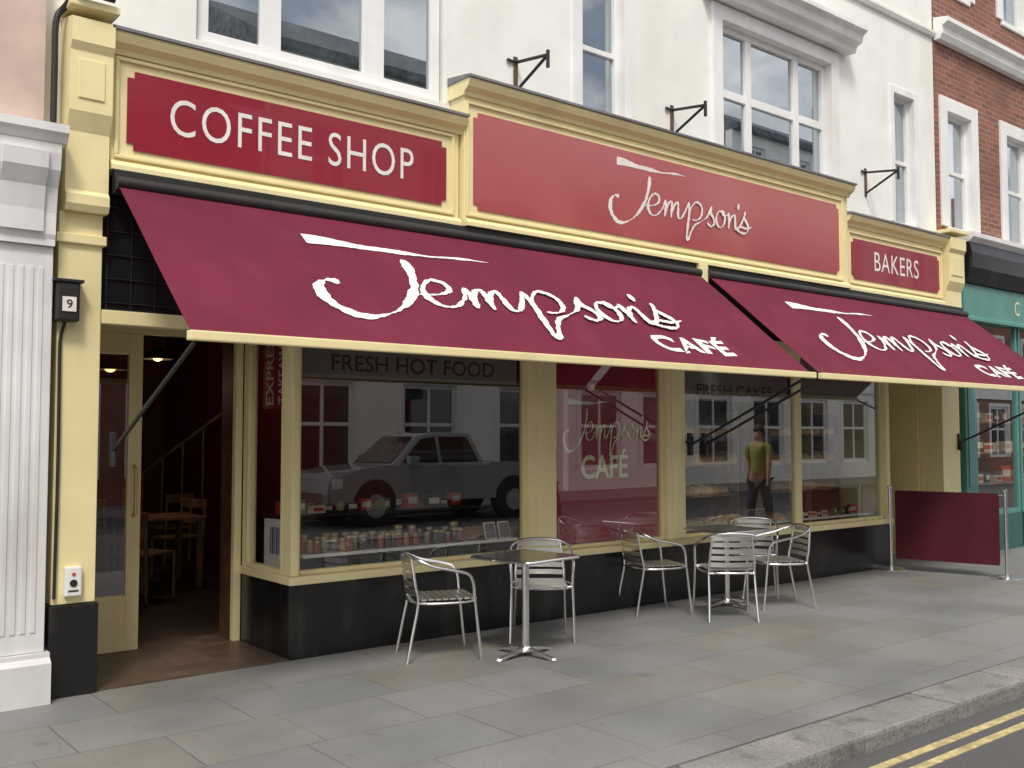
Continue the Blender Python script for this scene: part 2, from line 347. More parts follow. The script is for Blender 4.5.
hd=MB(); hd.prism([(.118,6.2),(-.03,6.2),(-.05,6.27),(-.12,6.30),(-.14,6.38),(-.2,6.42),(-.2,6.47),(.118,6.47)],'x',7.95,10.6)
hd.build('window_hood','white',cb)
MB().prism([(.118,6.98),(.08,6.98),(.06,7.02),(.06,7.05),(.118,7.08)],'x',1.56,12.71).build('string_course','stucco',cb)

def fascia(x0,x1,z1,yf,sign,sm):
    MB().box(x0,x1,yf,.119,3.3,z1,.004).build('fascia','cream',cb)
    c=MB()
    c.prism([(.118,z1),(yf-.02,z1),(yf-.03,z1+.03),(yf-.08,z1+.06),(yf-.10,z1+.10),(yf-.10,z1+.125),(.118,z1+.125)],'x',x0-.02,x1+.02); c.build('cornice','cream',cb)
    MB().prism([(.117,z1+.19),(.117,z1+.127),(yf-.12,z1+.127),(yf-.12,z1+.147)],'x',x0-.03,x1+.03).build('lead_capping','lead',cb)
    MB().prism([(yf-.001,3.3),(yf-.05,3.3),(yf-.05,3.33),(yf-.02,3.36),(yf-.001,3.37)],'x',x0,x1).build('moulding','cream',cb)
    a,b,c0,c1=sign; n=.045
    pts=[(a+n,c0),(b-n,c0),(b-n,c0+n),(b,c0+n),(b,c1-n),(b-n,c1-n),(b-n,c1),(a+n,c1),(a+n,c1-n),(a,c1-n),(a,c0+n),(a+n,c0+n)]
    p=MB().prism(pts,'y',yf-.012,yf-.001).build('sign_panel',sm,cb)
    q=.055; fr=MB(); A,B,Z0,Z1=a-q,b+q,c0-q*.8,c1+q; w=.022
    for bx in ((A-w,B+w,Z1,Z1+w),(A-w,B+w,Z0-w,Z0),(A-w,A,Z0,Z1),(B,B+w,Z0,Z1)): fr.box(bx[0],bx[1],yf-.022,yf-.0005,bx[2],bx[3],.005)
    fr.build('sign_frame','cream',p)
    return p
p1=fascia(1.94,4.70,4.06,FY,(2.04,4.57,3.45,3.97),'signred')
p2=fascia(4.72,10.28,4.38,FY-.05,(4.81,10.08,3.45,4.26),'signsheen')
p3=fascia(10.30,12.55,4.06,FY,(10.42,12.46,3.45,3.93),'signred')
text('COFFEE SHOP',1.93,.25,plane_map((2.32,FY-.016,3.60),(1,0,0),(0,0,1),(0,-1,0)),'lettering','letter',p1,-.002,sp=1.13)
text('BAKERS',1.03,.235,plane_map((10.90,FY-.016,3.585),(1,0,0),(0,0,1),(0,-1,0)),'lettering','letter',p3,.0,sp=1.1)
script_word(plane_map((6.36,FY-.05-.014,3.53),(.208,0,0),(0,0,.205),(0,-1,0)),'lettering','letter',p2,wm=.9)
def console(x0,x1):
    c=MB(); c.prism([(.1,3.0),(-.08,3.0),(-.10,3.04),(-.10,3.1),(-.07,3.13),(-.07,3.5),(-.12,3.62),(-.12,4.0),(-.15,4.05),(-.15,4.2),(.1,4.26)],'x',x0,x1)
    c.box(x0+.05,x1-.05,-.13,-.1195,3.7,3.95,.006)
    c.box(x0-.02,x1+.02,-.18,.1,4.262,4.31,.006); return c.build('console','cream',cb)
console(1.665,1.925); console(12.57,12.98)
def pil(x0,x1,label=None):
    c=MB(); c.box(x0,x1,-.02,.3,.56,2.998,.006); c.box(x0-.02,x1+.02,-.045,.28,2.80,2.86,.006); o=c.build('pilaster','cream',cb,label=label)
    MB().box(x0-.015,x1+.015,-.05,.3,0,.555,.006).build('plinth','black',cb); return o
pil(1.65,1.91); pil(12.5,12.95)
RD=.80
MB().box(3.24,11.18,-.01,.12,0,.53,.004).build('stall_riser','black',cb)
MB().box(3.24,3.30,.121,RD,0,.53,.004).build('stall_riser','black',cb,label='short black panel beside the cafe entrance')
s=MB(); s.box(3.22,11.2,-.06,.12,.532,.59,.008); s.box(3.22,3.30,.121,RD+.01,.532,.59,.008); s.build('window_sill','cream',cb)
def post(x0,x1,y0=-.025,y1=.12): 
    return MB().box(x0,x1,y0,y1,.592,2.50,.006).build('post','cream',cb)
post(3.245,3.305); post(5.47,5.77); post(7.20,7.46); post(9.37,9.42,.02,.1); post(11.12,11.2); post(3.24,3.30,RD-.06,RD)
MB().box(5.54,5.70,-.032,-.0255,.7,2.4,.003).build('post_panel','cream',cb); MB().box(7.26,7.40,-.032,-.0255,.7,2.4,.003).build('post_panel','cream',cb)
MB().box(3.22,11.2,-.03,.14,2.502,2.62,.006).build('window_head','cream',cb)
MB().box(3.24,3.30,.141,1.0,2.502,2.62,.006).build('window_head','cream',cb)
MB().box(1.915,3.215,-.01,.10,2.31,2.40,.006).build('transom_bar','cream',cb)
def glass(x0,x1,z0=.592,z1=2.5,y=.05,name='shop_window',label=None):
    f=MB(); f.box(x0,x0+.03,y-.03,y+.03,z0,z1,.003);f.box(x1-.03,x1,y-.03,y+.03,z0,z1,.003);f.box(x0+.03,x1-.03,y-.03,y+.03,z0,z0+.03,.003);f.box(x0+.03,x1-.03,y-.03,y+.03,z1-.03,z1,.003)
    o=f.build(name,'cream',cb,label=label); MB().quad((x0+.02,y,z0+.02),(x1-.02,y,z0+.02),(x1-.02,y,z1-.02),(x0+.02,y,z1-.02)).build('pane','glass',o); return o
g1=glass(3.307,5.468,label='widest plate glass window beside the entrance, jars along its sill')
g2=glass(5.772,7.198,label='window filled by a dark red poster'); g3=glass(7.462,9.368,label='window showing loaves on shelves'); g4=glass(9.422,11.118,label='right hand shop window next to the rope barrier')
f=MB(); y0,y1=.122,RD-.062; xx=3.27
f.box(xx-.03,xx+.03,y0,y0+.02,.592,2.5);f.box(xx-.03,xx+.03,y1-.02,y1,.592,2.5);f.box(xx-.03,xx+.03,y0+.02,y1-.02,.592,.625);f.box(xx-.03,xx+.03,y0+.02,y1-.02,2.47,2.5)
gr=f.build('side_window','cream',cb); MB().quad((xx,y0+.01,.61),(xx,y1-.01,.61),(xx,y1-.01,2.48),(xx,y0+.01,2.48)).build('pane','glass',gr)
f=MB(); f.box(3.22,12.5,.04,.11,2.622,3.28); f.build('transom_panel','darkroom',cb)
f=MB(); 
for i in range(9): f.box(1.95+i*.155,1.955+i*.155,.018,.026,2.402,3.2)
for i in range(5): f.box(1.94,3.19,.016,.028,2.45+i*.155,2.455+i*.155)
tw=MB().box(1.915,3.21,.03,.036,2.402,3.28).build('transom_window','darkglass',cb); f.build('grille','iron',tw)
MB().box(1.60,3.24,-.02,1.2,.001,.012).build('entrance_floor','tile',cb)
MB().box(1.78,1.91,.301,1.0,.013,3.0).build('recess_wall','cream',cb)
MB().box(1.915,3.22,.11,1.1,2.62,2.68).build('recess_ceiling','ceil',cb)
MB().box(1.915,3.234,.99,1.08,2.36,2.618,.004).build('door_head','cream',cb)
d=MB(); X0,X1=1.935,2.52; 
d.box(X0,X0+.10,.99,1.04,.014,2.358,.004); d.box(X1-.10,X1,.99,1.04,.014,2.358,.004); d.box(X0+.10,X1-.10,.99,1.04,.014,.42,.004); d.box(X0+.10,X1-.10,.99,1.04,2.20,2.358,.004)
dr=d.build('door','cream',cb,label='fixed half of the entrance door, cream with tall glass'); MB().quad((X0+.09,1.01,.41),(X1-.09,1.01,.41),(X1-.09,1.01,2.21),(X0+.09,1.01,2.21)).build('pane','glass',dr)
MB().tube([(2.465,.985,1.0),(2.465,.94,1.02),(2.465,.94,1.35),(2.465,.985,1.37)],.012).build('handle','lid',dr,True)
MB().box(3.18,3.238,RD+.012,.87,.014,2.358,.004).build('door_frame','cream',cb)
MB().box(3.18,3.238,.872,1.08,.014,2.358,.004).build('door_jamb','darkwood',cb)
# right recess
MB().box(12.45,12.499,.301,1.0,0,2.61).build('recess_wall','cream',cb)
MB().box(11.0,12.5,1.001,1.1,0,2.61).build('recess_wall','cream',cb)
d=MB(); d.box(11.55,12.35,.95,1.0,.02,2.1,.006); dr=d.build('door','cream',cb,label='plain cream side door in the right recess'); MB().box(11.68,12.22,.94,.949,.9,1.95).build('pane','darkglass',dr)
MB().box(11.15,11.21,.121,1.0,0,2.5).build('recess_wall','cream',cb)
# interior shell
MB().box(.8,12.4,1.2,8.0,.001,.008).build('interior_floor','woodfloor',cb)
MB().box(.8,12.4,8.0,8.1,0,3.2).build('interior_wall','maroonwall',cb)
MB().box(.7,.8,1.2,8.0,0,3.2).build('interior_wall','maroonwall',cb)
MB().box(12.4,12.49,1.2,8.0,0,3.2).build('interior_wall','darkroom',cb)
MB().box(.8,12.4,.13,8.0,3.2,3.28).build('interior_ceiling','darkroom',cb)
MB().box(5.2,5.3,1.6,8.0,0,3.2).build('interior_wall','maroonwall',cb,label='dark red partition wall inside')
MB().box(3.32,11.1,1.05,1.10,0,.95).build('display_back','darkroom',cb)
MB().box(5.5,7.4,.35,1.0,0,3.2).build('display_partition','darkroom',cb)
rl=MB(); rl.tube([(4.3,7.0,.9),(5.1,5.6,1.9)],.02,8); 
for i in range(6): rl.tube([(4.3+.16*i,7.0-.28*i,.0+.2*i),(4.3+.16*i,7.0-.28*i,.9+.2*i)],.012,6)
rl.build('stair_rail','wood',cb,True)
# window graphics
b=MB().box(3.36,5.42,.10,.105,2.03,2.46).build('pelmet_sign','pelmet',g1); text('FRESH HOT FOOD',1.55,.125,plane_map((3.62,.096,2.085),(1,0,0),(0,0,1),(0,-1,0)),'lettering','letterdim',b,.008)
b=MB().box(7.52,9.32,.10,.105,1.95,2.46).build('pelmet_sign','pelmet',g3); text('FRESH CAKES',1.25,.12,plane_map((7.78,.096,2.0),(1,0,0),(0,0,1),(0,-1,0)),'lettering','letterdim',b,.008)
b=MB().box(9.5,11.05,.10,.105,1.95,2.46).build('pelmet_sign','pelmet',g4)
b=MB().box(5.81,7.16,.062,.067,.63,2.46).build('poster','posterred',g2)
script_word(plane_map((5.92,.058,1.42),(.113,0,0),(0,0,.16),(0,-1,0)),'lettering','lettergold',b,wm=.85)
text('CAFÉ',.60,.27,plane_map((6.14,.0575,1.20),(1,0,0),(0,0,1),(0,-1,0)),'lettering','lettergold',b,.022)
b=MB().box(3.335,3.34,.16,.66,1.80,2.44).build('poster','posterred',gr,label='dark red poster with turned white letters in the side window')
text('EXPRESS',.58,.13,plane_map((3.331,.47,1.83),(0,0,1),(0,1,0),(-1,0,0)),'lettering','letter',b,.01)
text('TAKEAWAY',.58,.13,plane_map((3.331,.26,1.83),(0,0,1),(0,1,0),(-1,0,0)),'lettering','letter',b,.01)

# ---------------------------------------------------------------- left neighbour
ln=root('neighbour_building','pink rendered building with white fluted pilaster left of the cafe','building',(0,0,0))
MB().box(-8,1.549,.0,.5,3.52,10.2).build('upper_wall','pinkwall',ln)
MB().box(-8,1.18,.05,.5,0,3.3).build('lower_wall','offwhite',ln)
MB().box(-8,1.16,-.10,.499,3.302,3.50,.01).build('cornice','offwhite',ln)
p=MB(); p.box(1.18,1.605,-.08,.3,.30,2.75,.006)
for i in range(6): p.box(1.245+i*.055,1.275+i*.055,-.086,-.0795,.42,2.62,.003)
p.build('pilaster','offwhite',ln)
MB().prism([(.3,0),(-.15,0),(-.15,.24),(-.11,.27),(-.11,.298),(.3,.298)],'x',1.14,1.63).build('plinth','offwhite',ln)
c=MB(); c.prism([(.3,2.752),(-.11,2.752),(-.11,2.79),(-.12,2.82),(-.125,2.95),(-.15,3.10),(-.20,3.2),(-.215,3.3),(-.215,3.36),(.3,3.36)],'x',1.20,1.605)
c.prism([(-.115,2.83),(-.14,2.83),(-.145,2.96),(-.17,3.1),(-.225,3.2),(-.235,3.3),(-.21,3.3)],'x',1.28,1.53)
c.build('console','offwhite',ln)
c=MB(); c.prism([(.3,3.362),(-.22,3.362),(-.24,3.40),(-.26,3.42),(-.26,3.47),(.3,3.50)],'x',1.16,1.635); c.build('capital','offwhite',ln)
w=MB().box(.1,1.0,.0,.04,.8,2.9,.004).build('window','offwhite',ln); MB().box(.16,.94,-.006,-.001,.86,2.84).build('pane','darkglass',w)
tag(MB().tube(smoothpts([(1.60,-.02,3.52),(1.60,-.02,3.9),(1.60,-.03,4.18),(1.64,-.05,4.27),(1.70,-.20,4.33),(1.90,-.20,4.34)],5),.02).build('pipe','iron',None,True),'black pipe bending round the top left end of the cream fascia','pipe')

# ---------------------------------------------------------------- brick building with teal shop
bb=root('brick_building','red brick building with white window surrounds above a teal shop','building',(18,0,0),world=True)
bw=MB(); hs=[(13.0,13.72,4.42,6.05),(14.75,15.5,4.42,6.05),(13.0,13.72,7.75,9.3),(14.75,15.5,7.75,9.3),(17,17.8,4.42,6.05),(17,17.8,7.75,9.3)]
wall(bw,12.73,24,4.2,11,.11,.5,hs); bw.build('brick_wall','brick',bb)
for h in hs: window(bb,h[0]+.02,h[1]-.02,h[2]+.01,h[3]-.02,.24,fw=.04,trans=(((h[2]+h[3])/2,.05),),surround=.19,curtain='blind')
MB().prism([(.108,6.95),(.02,6.95),(-.02,7.02),(-.02,7.12),(-.10,7.16),(-.10,7.22),(.108,7.26)],'x',12.73,24).build('string_course','white',bb)
MB().prism([(.108,4.2),(-.16,4.2),(-.22,4.26),(-.22,4.32),(.108,4.40)],'x',13.05,24).build('shop_cornice','offwhite',bb)
MB().prism([(.1,3.66),(-.10,3.66),(-.19,3.85),(-.2,4.05),(-.16,4.198),(.1,4.198)],'x',13.05,24).build('blind_box','black',bb)
fs=MB().box(13.06,24,-.06,.1,3.15,3.655,.006).build('fascia','teal',bb)
MB().prism([(-.061,3.15),(-.11,3.15),(-.11,3.19),(-.061,3.22)],'x',13.06,24).build('moulding','teal',fs)
text('C',.16,.2,plane_map((14.55,-.064,3.32),(1,0,0),(0,0,1),(0,-1,0)),'lettering','lettergold',fs)
for a in (13.06,16.2,20):
    c=MB(); c.box(a,a+.32,-.05,.2,.3,3.148,.006); c.box(a+.06,a+.26,-.062,-.0495,.9,2.8,.006); c.build('pilaster','teal',bb)
    MB().box(a-.02,a+.34,-.08,.2,0,.298,.01).build('plinth','stone',bb)
for a,b2 in ((13.4,14.7),(14.76,16.18),(16.54,19.98)):
    w=MB(); w.box(a,a+.05,-.01,.06,.5,3.148);w.box(b2-.05,b2,-.01,.06,.5,3.148);w.box(a+.05,b2-.05,-.01,.06,2.55,2.62);w.box(a+.05,b2-.05,-.01,.06,.5,.56); o=w.build('shop_window','teal',bb)
    MB().quad((a+.04,.02,.55),(b2-.04,.02,.55),(b2-.04,.02,3.14),(a+.04,.02,3.14)).build('pane','glass',o)
    MB().box(a,b2,-.03,.1,0,.498,.004).build('stall_riser','tealdark',bb)
MB().box(13.1,24,.9,1.0,0,3.2).build('interior_wall','darkroom',bb); MB().box(13.1,24,.11,.9,.42,.46).build('display_floor','wood',bb); MB().box(13.1,24,.11,.9,3.15,3.2).build('display_ceiling','darkroom',bb)

# ---------------------------------------------------------------- awnings
def awning(x0,x1,wx,cx,label):
    r=root('awning',label,'awning',((x0+x1)/2,-.1,3.2),group='dark red awnings over the shopfront',world=True)
    ya,za,yt,zt=-.12,3.20,-1.40,2.15
    n=Vector((0,-(za-zt),(ya-yt))); n.normalize(); n=Vector((0,-abs(n.y),abs(n.z))); sl=Vector((0,ya-yt,za-zt)).normalized()
    cv=MB(); cv.norecalc=False
    NX,NY=40,8; vv=[[cv.bm.verts.new(Vector((x0+(x1-x0)*i/NX, yt+(ya-yt)*j/NY, zt+(za-zt)*j/NY))-n*(.003+.0025*math.sin(i*1.1+j*.7)*math.sin(PI*j/NY))) for j in range(NY+1)] for i in range(NX+1)]
    for i in range(NX):
        for j in range(NY): cv.bm.faces.new((vv[i][j],vv[i+1][j],vv[i+1][j+1],vv[i][j+1]))
    o=cv.build('canopy','fabric',r,True)
    MB().box(x0-.02,x1+.02,yt-.045,yt+.012,zt-.05,zt+.004,.008).build('front_bar','cream',r)
    MB().tube([(x0-.01,-.13,3.20),(x1+.01,-.13,3.20)],.045,14).build('roller','iron',r,True)
    MB().box(x0-.01,x1+.01,-.10,-.035,3.14,3.295,.004).build('cassette','iron',r)
    for xa in (x0+.03,x1-.05):
        a=MB(); a.tube([(xa,-.04,1.50),(xa,-.40,1.66),(xa+.01,-1.36,2.10)],[.013,.013,.013],8); a.box(xa-.02,xa+.02,-.045,-.018,1.40,1.62,.004); a.tube([(xa,-.06,1.50),(xa,-.06,1.40)],.02,8); a.build('arm','iron',r,True)
    U=.347; off=.003
    base=Vector((wx,yt,zt))+sl*(.14*1.66)+n*off
    script_word(lambda X,Y,h=0: base+Vector((U*X,0,0))+sl*(U*.97*Y)+n*h,'lettering','letter',r,wm=1.05)
    b2=Vector((cx,yt,zt))+sl*.17+n*off
    text('CAFÉ',.92,.28,lambda X,Y,h=0: b2+Vector((X,0,0))+sl*Y+n*h,'lettering','letter',r,.035,jit=.012,sp=1.06)
    return r
awning(1.965,7.56,2.93,5.78,'larger dark red awning over the entrance and left windows')
awning(7.70,12.95,8.42,11.12,'right hand dark red awning over the bread windows')
MB().box(7.565,7.695,-.14,-.02,2.9,3.297,.005).build('fascia_block','cream',cb)

# ---------------------------------------------------------------- small fittings
for x,z,l in ((5.42,4.88,'black triangular wall bracket nearest the wide left window'),(7.46,4.88,'black triangular wall bracket beside the hooded window, over the middle sign'),(11.0,4.84,'black triangular wall bracket above the right end sign')):
    r=root('wall_bracket',l,'bracket',(x,.12,z),group='iron wall brackets above the fascia')
    MB().box(-.022,.022,-.014,-.001,-.30,.05,.002).build('wall_plate','rust',r)
    MB().tube([(-.10,-.02,0),(0,-.012,0),(0,-.44,-.06)],.015,8).build('top_bar','iron',r)
    MB().tube([(0,-.012,-.26),(0,-.42,-.07)],.014,8).build('brace','iron',r)
    MB().tube([(0,-.44,-.02),(0,-.44,-.17)],.016,8).build('hook','iron',r)
r=root('number_box','small black box with white number nine plate on the left pilaster','box',(1.69,-.02,2.42))
MB().box(-.07,.07,-.09,-.002,-.12,.12,.015).build('housing','iron',r); pl=MB().box(-.035,.045,-.097,-.0905,-.06,.03).build('number_plate','letter',r)
text('9',.035,.055,plane_map((-.012,-.0985,-.042),(1,0,0),(0,0,1),(0,-1,0)),'lettering','iron',pl,.01); MB().box(-.09,.09,-.1,-.001,.121,.14,.004).build('cap','iron',r)
tag(MB().tube(smoothpts([(1.69,-.04,2.30),(1.67,-.03,2.2),(1.665,-.035,2.05),(1.67,-.035,1.4),(1.665,-.035,.60)],4),.010).build('cable_conduit','iron',None,True),'black cable running down the left edge of the cream pilaster','cable')
r=root('socket_box','small white electrical box low on the left pilaster above the black plinth','electrical box',(1.77,-.02,.70))
MB().box(-.05,.05,-.04,-.001,-.09,.09,.01).build('housing','white',r)
for z,m_,rr in ((.045,'redcard',.010),(-.01,'iron',.022)):
    MB().lathe([(rr,0),(rr,.006)],(0,0,0)).build('socket',m_,r,True).matrix_local=Matrix.Translation((0,-.04,z))@Matrix.Rotation(R(90),4,'X')
MB().box(-.03,.03,-.043,-.0405,-.062,-.052).build('label_strip','iron',r)

# ---------------------------------------------------------------- chairs and tables
def make_chair(label,group):
    r=root('cafe_chair',label,'chair',group=group)
    h=[(.215,.262,.46),(.205,.268,.56),(.165,.275,.632),(.05,.278,.665),(-.10,.272,.695),(-.20,.25,.735),(-.262,.17,.765),(-.28,0,.775)]
    h=h+[(x,-y,z) for x,y,z in h[-2::-1]]
    MB().tube(smoothpts(h,4),.0125,8).build('arm_rail','alu',r,True)
    for s in (1,-1):
        MB().tube([(.27,.275*s,0),(.245,.27*s,.2),(.215,.262*s,.47)],.0125,8).build('leg','alu',r,True)
        MB().tube(smoothpts([(-.30,.235*s,0),(-.255,.225*s,.22),(-.215,.22*s,.43),(-.235,.215*s,.55),(-.262,.19*s,.75)],3),.0125,8).build('leg','alu',r,True)
    f=MB(); f.tube(smoothpts([(.22,.22,.43),(.22,-.22,.43),(-.20,-.21,.425),(-.20,.21,.425)],5,True),.010,8,True)
    f.tube([(.215,.262,.44),(.215,-.262,.44)],.010,8); f.tube([(-.22,.22,.42),(-.22,-.22,.42)],.010,8); f.build('seat_frame','alu',r,True)
    s=MB()
    for i in range(8): xx=-.19+i*.056; s.box(xx,xx+.045,-.215,.215,.442,.455,.004)
    s.build('seat','slat',r)
    b=MB()
    for z in (.50,.56,.62,.68,.735):
        P=smoothpts([(-.232-(z-.5)*.14,.205,z),(-.262-(z-.5)*.14,.1,z),(-.268-(z-.5)*.14,0,z),(-.262-(z-.5)*.14,-.1,z),(-.232-(z-.5)*.14,-.205,z)],3)
        for p,q in zip(P,P[1:]):
            a0=p+Vector((0,0,-.02));a1=p+Vector((0,0,.02));b0=q+Vector((0,0,-.02));b1=q+Vector((0,0,.02)); t=Vector((.007,0,0))
            b.quad(a0,b0,b1,a1); b.quad(a0+t,a1+t,b1+t,b0+t); b.quad(a1,b1,b1+t,a1+t); b.quad(a0,a0+t,b0+t,b0)
    b.norecalc=True; b.build('backrest','slat',r)
    r.scale=(.93,.90,.965)
    return r
G='aluminium cafe chairs on the pavement'
ch=make_chair('aluminium armchair left of the near table, nearest the entrance',G); ch.location=(4.18,-.53,0); ch.rotation_euler=(0,0,R(-22))
for (x,y,a,l) in ((5.18,-.50,-128,'aluminium armchair behind the near table, its back to the shop'),(6.72,-.28,-20,'aluminium armchair left of the far table, in front of the red poster window'),
    (7.03,-.86,52,'aluminium armchair in front of the far table, slatted back turned to the street'),(7.86,-.80,150,'rightmost aluminium armchair, facing left toward the far table'),(8.20,-.25,-145,'aluminium armchair behind the far table, against the bread window')):
    dup(ch,(x,y,0),R(a),l)
def rrect(a,r,n=6):
    return [(sx*(a-r)+r*math.cos(t0+PI/2*k/n),sy*(a-r)+r*math.sin(t0+PI/2*k/n)) for sx,sy,t0 in ((1,1,0),(-1,1,PI/2),(-1,-1,PI),(1,-1,1.5*PI)) for k in range(n+1)]
def make_table(label):
    r=root('cafe_table',label,'table',group='square metal cafe tables')
    MB().prism(rrect(.285,.04),'z',.703,.722).build('tabletop','tabletop',r)
    e=MB(); P=rrect(.29,.045); e.tube([(x,y,.712) for x,y in P],.011,8,True); e.build('edge_band','alu',r,True)
    MB().box(-.15,.15,-.02,.02,.68,.702).build('top_plate','iron',r)
    MB().lathe([(.028,.05),(.028,.68)],n=16).build('column','alu',r,True)
    MB().lathe([(.055,.035),(.05,.06),(.032,.075)],n=16).build('column_collar','alu',r,True)
    for k in range(4):
        a=PI/2*k; o=MB(); o.prism([(0.03,.035),(.03,.065),(.15,.045),(.27,.022),(.285,.006),(.27,0),(.25,.004),(.2,.018)],'y',-.02,.02,.003); o=o.build('foot','alu',r); o.rotation_euler=(0,0,a)
    return r
t1=make_table('near square metal table between two chairs'); t1.location=(4.66,-.93,0); t1.rotation_euler=(0,0,R(8))
t2=dup(t1,(7.48,-.50,0),R(-4),'far square metal table among four chairs')
# ---------------------------------------------------------------- barrier
r=root('cafe_barrier','dark red fabric barrier between two steel posts across the pavement','barrier',(10.98,-.14,0))
ex,ey=.30,-1.22
for fx,fy in ((0,0),(ex,ey)):
    p=MB().lathe([(.020,.02),(.020,.96),(.026,.965),(.026,.99),(.012,1.0)],(fx,fy,0),16).build('post','alu',r,True); MB().lathe([(.17,0),(.17,.012),(.13,.03),(.03,.04)],(fx,fy,0),28).build('base','alu',p,True)
b=MB(); N=16
for i in range(N):
    def pt(k,z): t=.045+.90*k/N; return (ex*t+.008*math.sin(k*.9),ey*t,z)
    b.quad(pt(i,.14),pt(i+1,.14),pt(i+1,.94),pt(i,.945))
b.norecalc=True; b.build('banner','banner',r)
for z in (.925,.16):
    for t0,t1_ in ((0,.05),(.94,1)): MB().tube([(ex*t0,ey*t0,z),(ex*t1_,ey*t1_,z)],.007,8).build('clip','alu',r)

# ---------------------------------------------------------------- window displays
def shelfunit(name,label,x0,x1,y0,y1,zs,m='shelf',ends=True):
    r=root(name,label,'shelf',((x0+x1)/2,(y0+y1)/2,0),world=True)
    for z in zs: MB().box(x0,x1,y0,y1,z-.025,z,.004).build('shelf_board',m,r)
    if ends:
        for a in (x0-.02,x1+.002): MB().box(a,a+.018,y0,y1,.02,max(zs)+.25).build('end_panel',m,r)
    return r
shelfunit('display_shelf','white display shelf along the foot of the left window',3.40,5.45,.10,.42,[.72],ends=False)
shelfunit('display_shelf','upper dark display shelf behind the jars',3.42,5.38,.5,.8,[.98],'darkroom',False)
shelfunit('bread_shelf','wooden bread shelves behind the left bread window',7.55,9.0,.55,.95,[.62,.95,1.28,1.61],'wood')
shelfunit('bread_shelf','wooden bread shelves behind the right hand window',9.6,11.0,.55,.95,[.62,.95,1.28,1.61],'wood')
shelfunit('display_shelf','low white shelf behind the bread window sills',7.5,11.05,.12,.48,[.66],ends=False)
shelfunit('display_shelf','wooden shelves of goods in the teal shop window',13.5,16.1,.35,.8,[.9,1.35,1.8],'wood')
protos=[]
jl=['small jar of %s preserve with gold lid on the white sill shelf'%c for c in ('amber','red','green','dark brown')]
for mm,l in zip(('amber','redjam','greenj','darkj'),jl):
    o=MB().lathe([(.02,0),(.03,.004),(.032,.02),(.032,.075),(.025,.088),(.025,.094)],n=14).build('jar',mm,None,True); tag(o,l,'jar','jars along the window shelf'); MB().lathe([(.028,.094),(.028,.112),(.024,.114)],n=14).build('lid','lid',o,True); protos.append(o)
used=set()
def cp(o,loc,rz=0,sc=1,label=None,group=None):
    if o.name not in used: used.add(o.name); n=o
    else:
        n=o.copy(); C.objects.link(n)
        for c in o.children: d=c.copy(); C.objects.link(d); d.parent=n
    n.location=loc; n.rotation_euler=(0,0,rz); n.scale=(sc,)*3
    if label: n['label']=label; n['group']=group
    return n
for i in range(22):
    if i in (8,15): continue
    cp(random.choice(protos) if i>3 else protos[i],(3.48+i*.066+random.uniform(-.014,.014),.16+random.uniform(-.015,.015),.721),0,random.uniform(.75,1.1))
for i in range(17):
    cp(random.choice(protos),(3.50+i*.085+random.uniform(-.02,.02),.27+random.uniform(-.02,.02),.721),0,random.uniform(.9,1.4))
def loaf(m):
    b=MB(); bmesh.ops.create_uvsphere(b.bm,u_segments=16,v_segments=10,radius=1)
    for v in b.bm.verts:
        x,y,z=v.co; v.co=(x*.14,y*.065*(1+.06*math.sin(x*9)),max(-.02,z*.055+.02*abs(math.cos(x*9))*(z>0))+.02)
    return b.build('loaf',m,None,True)
L=[loaf('bread'),loaf('bread2')]
tag(L[0],'brown crusty loaf on the bakery window shelves','bread','loaves on the bakery shelves'); tag(L[1],'pale floury loaf on the bakery window shelves','bread','loaves on the bakery shelves')
for (xa,xb) in ((7.6,8.95),(9.65,10.95)):
    for z in (.95,1.28,1.61):
        x=xa+.08
        while x<xb-.05: cp(random.choice(L),(x,.66,z+.001),R(90+random.uniform(-12,12)),random.uniform(1.0,1.5)); x+=random.uniform(.13,.18)
for i in range(18): cp(random.choice(L),(7.62+i*.10,(.20,.36)[i%2]+random.uniform(-.02,.02),.661),R(90+random.uniform(-25,25)),random.uniform(.7,1.0))
def pack(w,d,h,m,m2):
    o=MB().box(-w/2,w/2,-d/2,d/2,0,h,.004).build('packet',m); MB().box(-w*.38,w*.38,-d/2-.002,-d/2-.0005,h*.3,h*.75).build('packet_label',m2,o); return o
PK=[]
for a,l in (((.13,.06,.12,'redcard','card'),'red packet with cream label in the shop window'),((.10,.06,.12,'green','card'),'green packet with cream label in the shop window'),((.16,.08,.08,'card','redcard'),'cream box with red label in the shop window'),((.12,.07,.10,'darkroom','card'),'dark packet with cream label in the shop window')):
    o=pack(*a); tag(o,l,'packet','packets on the window shelves'); PK.append(o)
x=3.5
i=0
while x<5.3:
    cp(PK[i%4] if i<4 else random.choice(PK),(x,.60+random.uniform(-.05,.05),.981),R(random.uniform(-25,25)),random.uniform(.6,1.15)); x+=random.uniform(.10,.2); i+=1
for i in range(8): cp(random.choice(L),(3.6+i*.21+random.uniform(-.05,.05),.72,.981),R(random.uniform(0,90)),random.uniform(.6,.9))
for i in range(9): cp(random.choice(PK),(9.55+i*.16,.22+random.uniform(-.04,.06),.661),R(random.uniform(-25,25)),random.uniform(.6,1.1))
for z in (.9,1.35,1.8):
    for i in range(9): cp(random.choice(PK),(13.62+i*.28+random.uniform(-.05,.05),.5,z+.001),R(random.uniform(-20,20)),random.uniform(1.1,2.0))
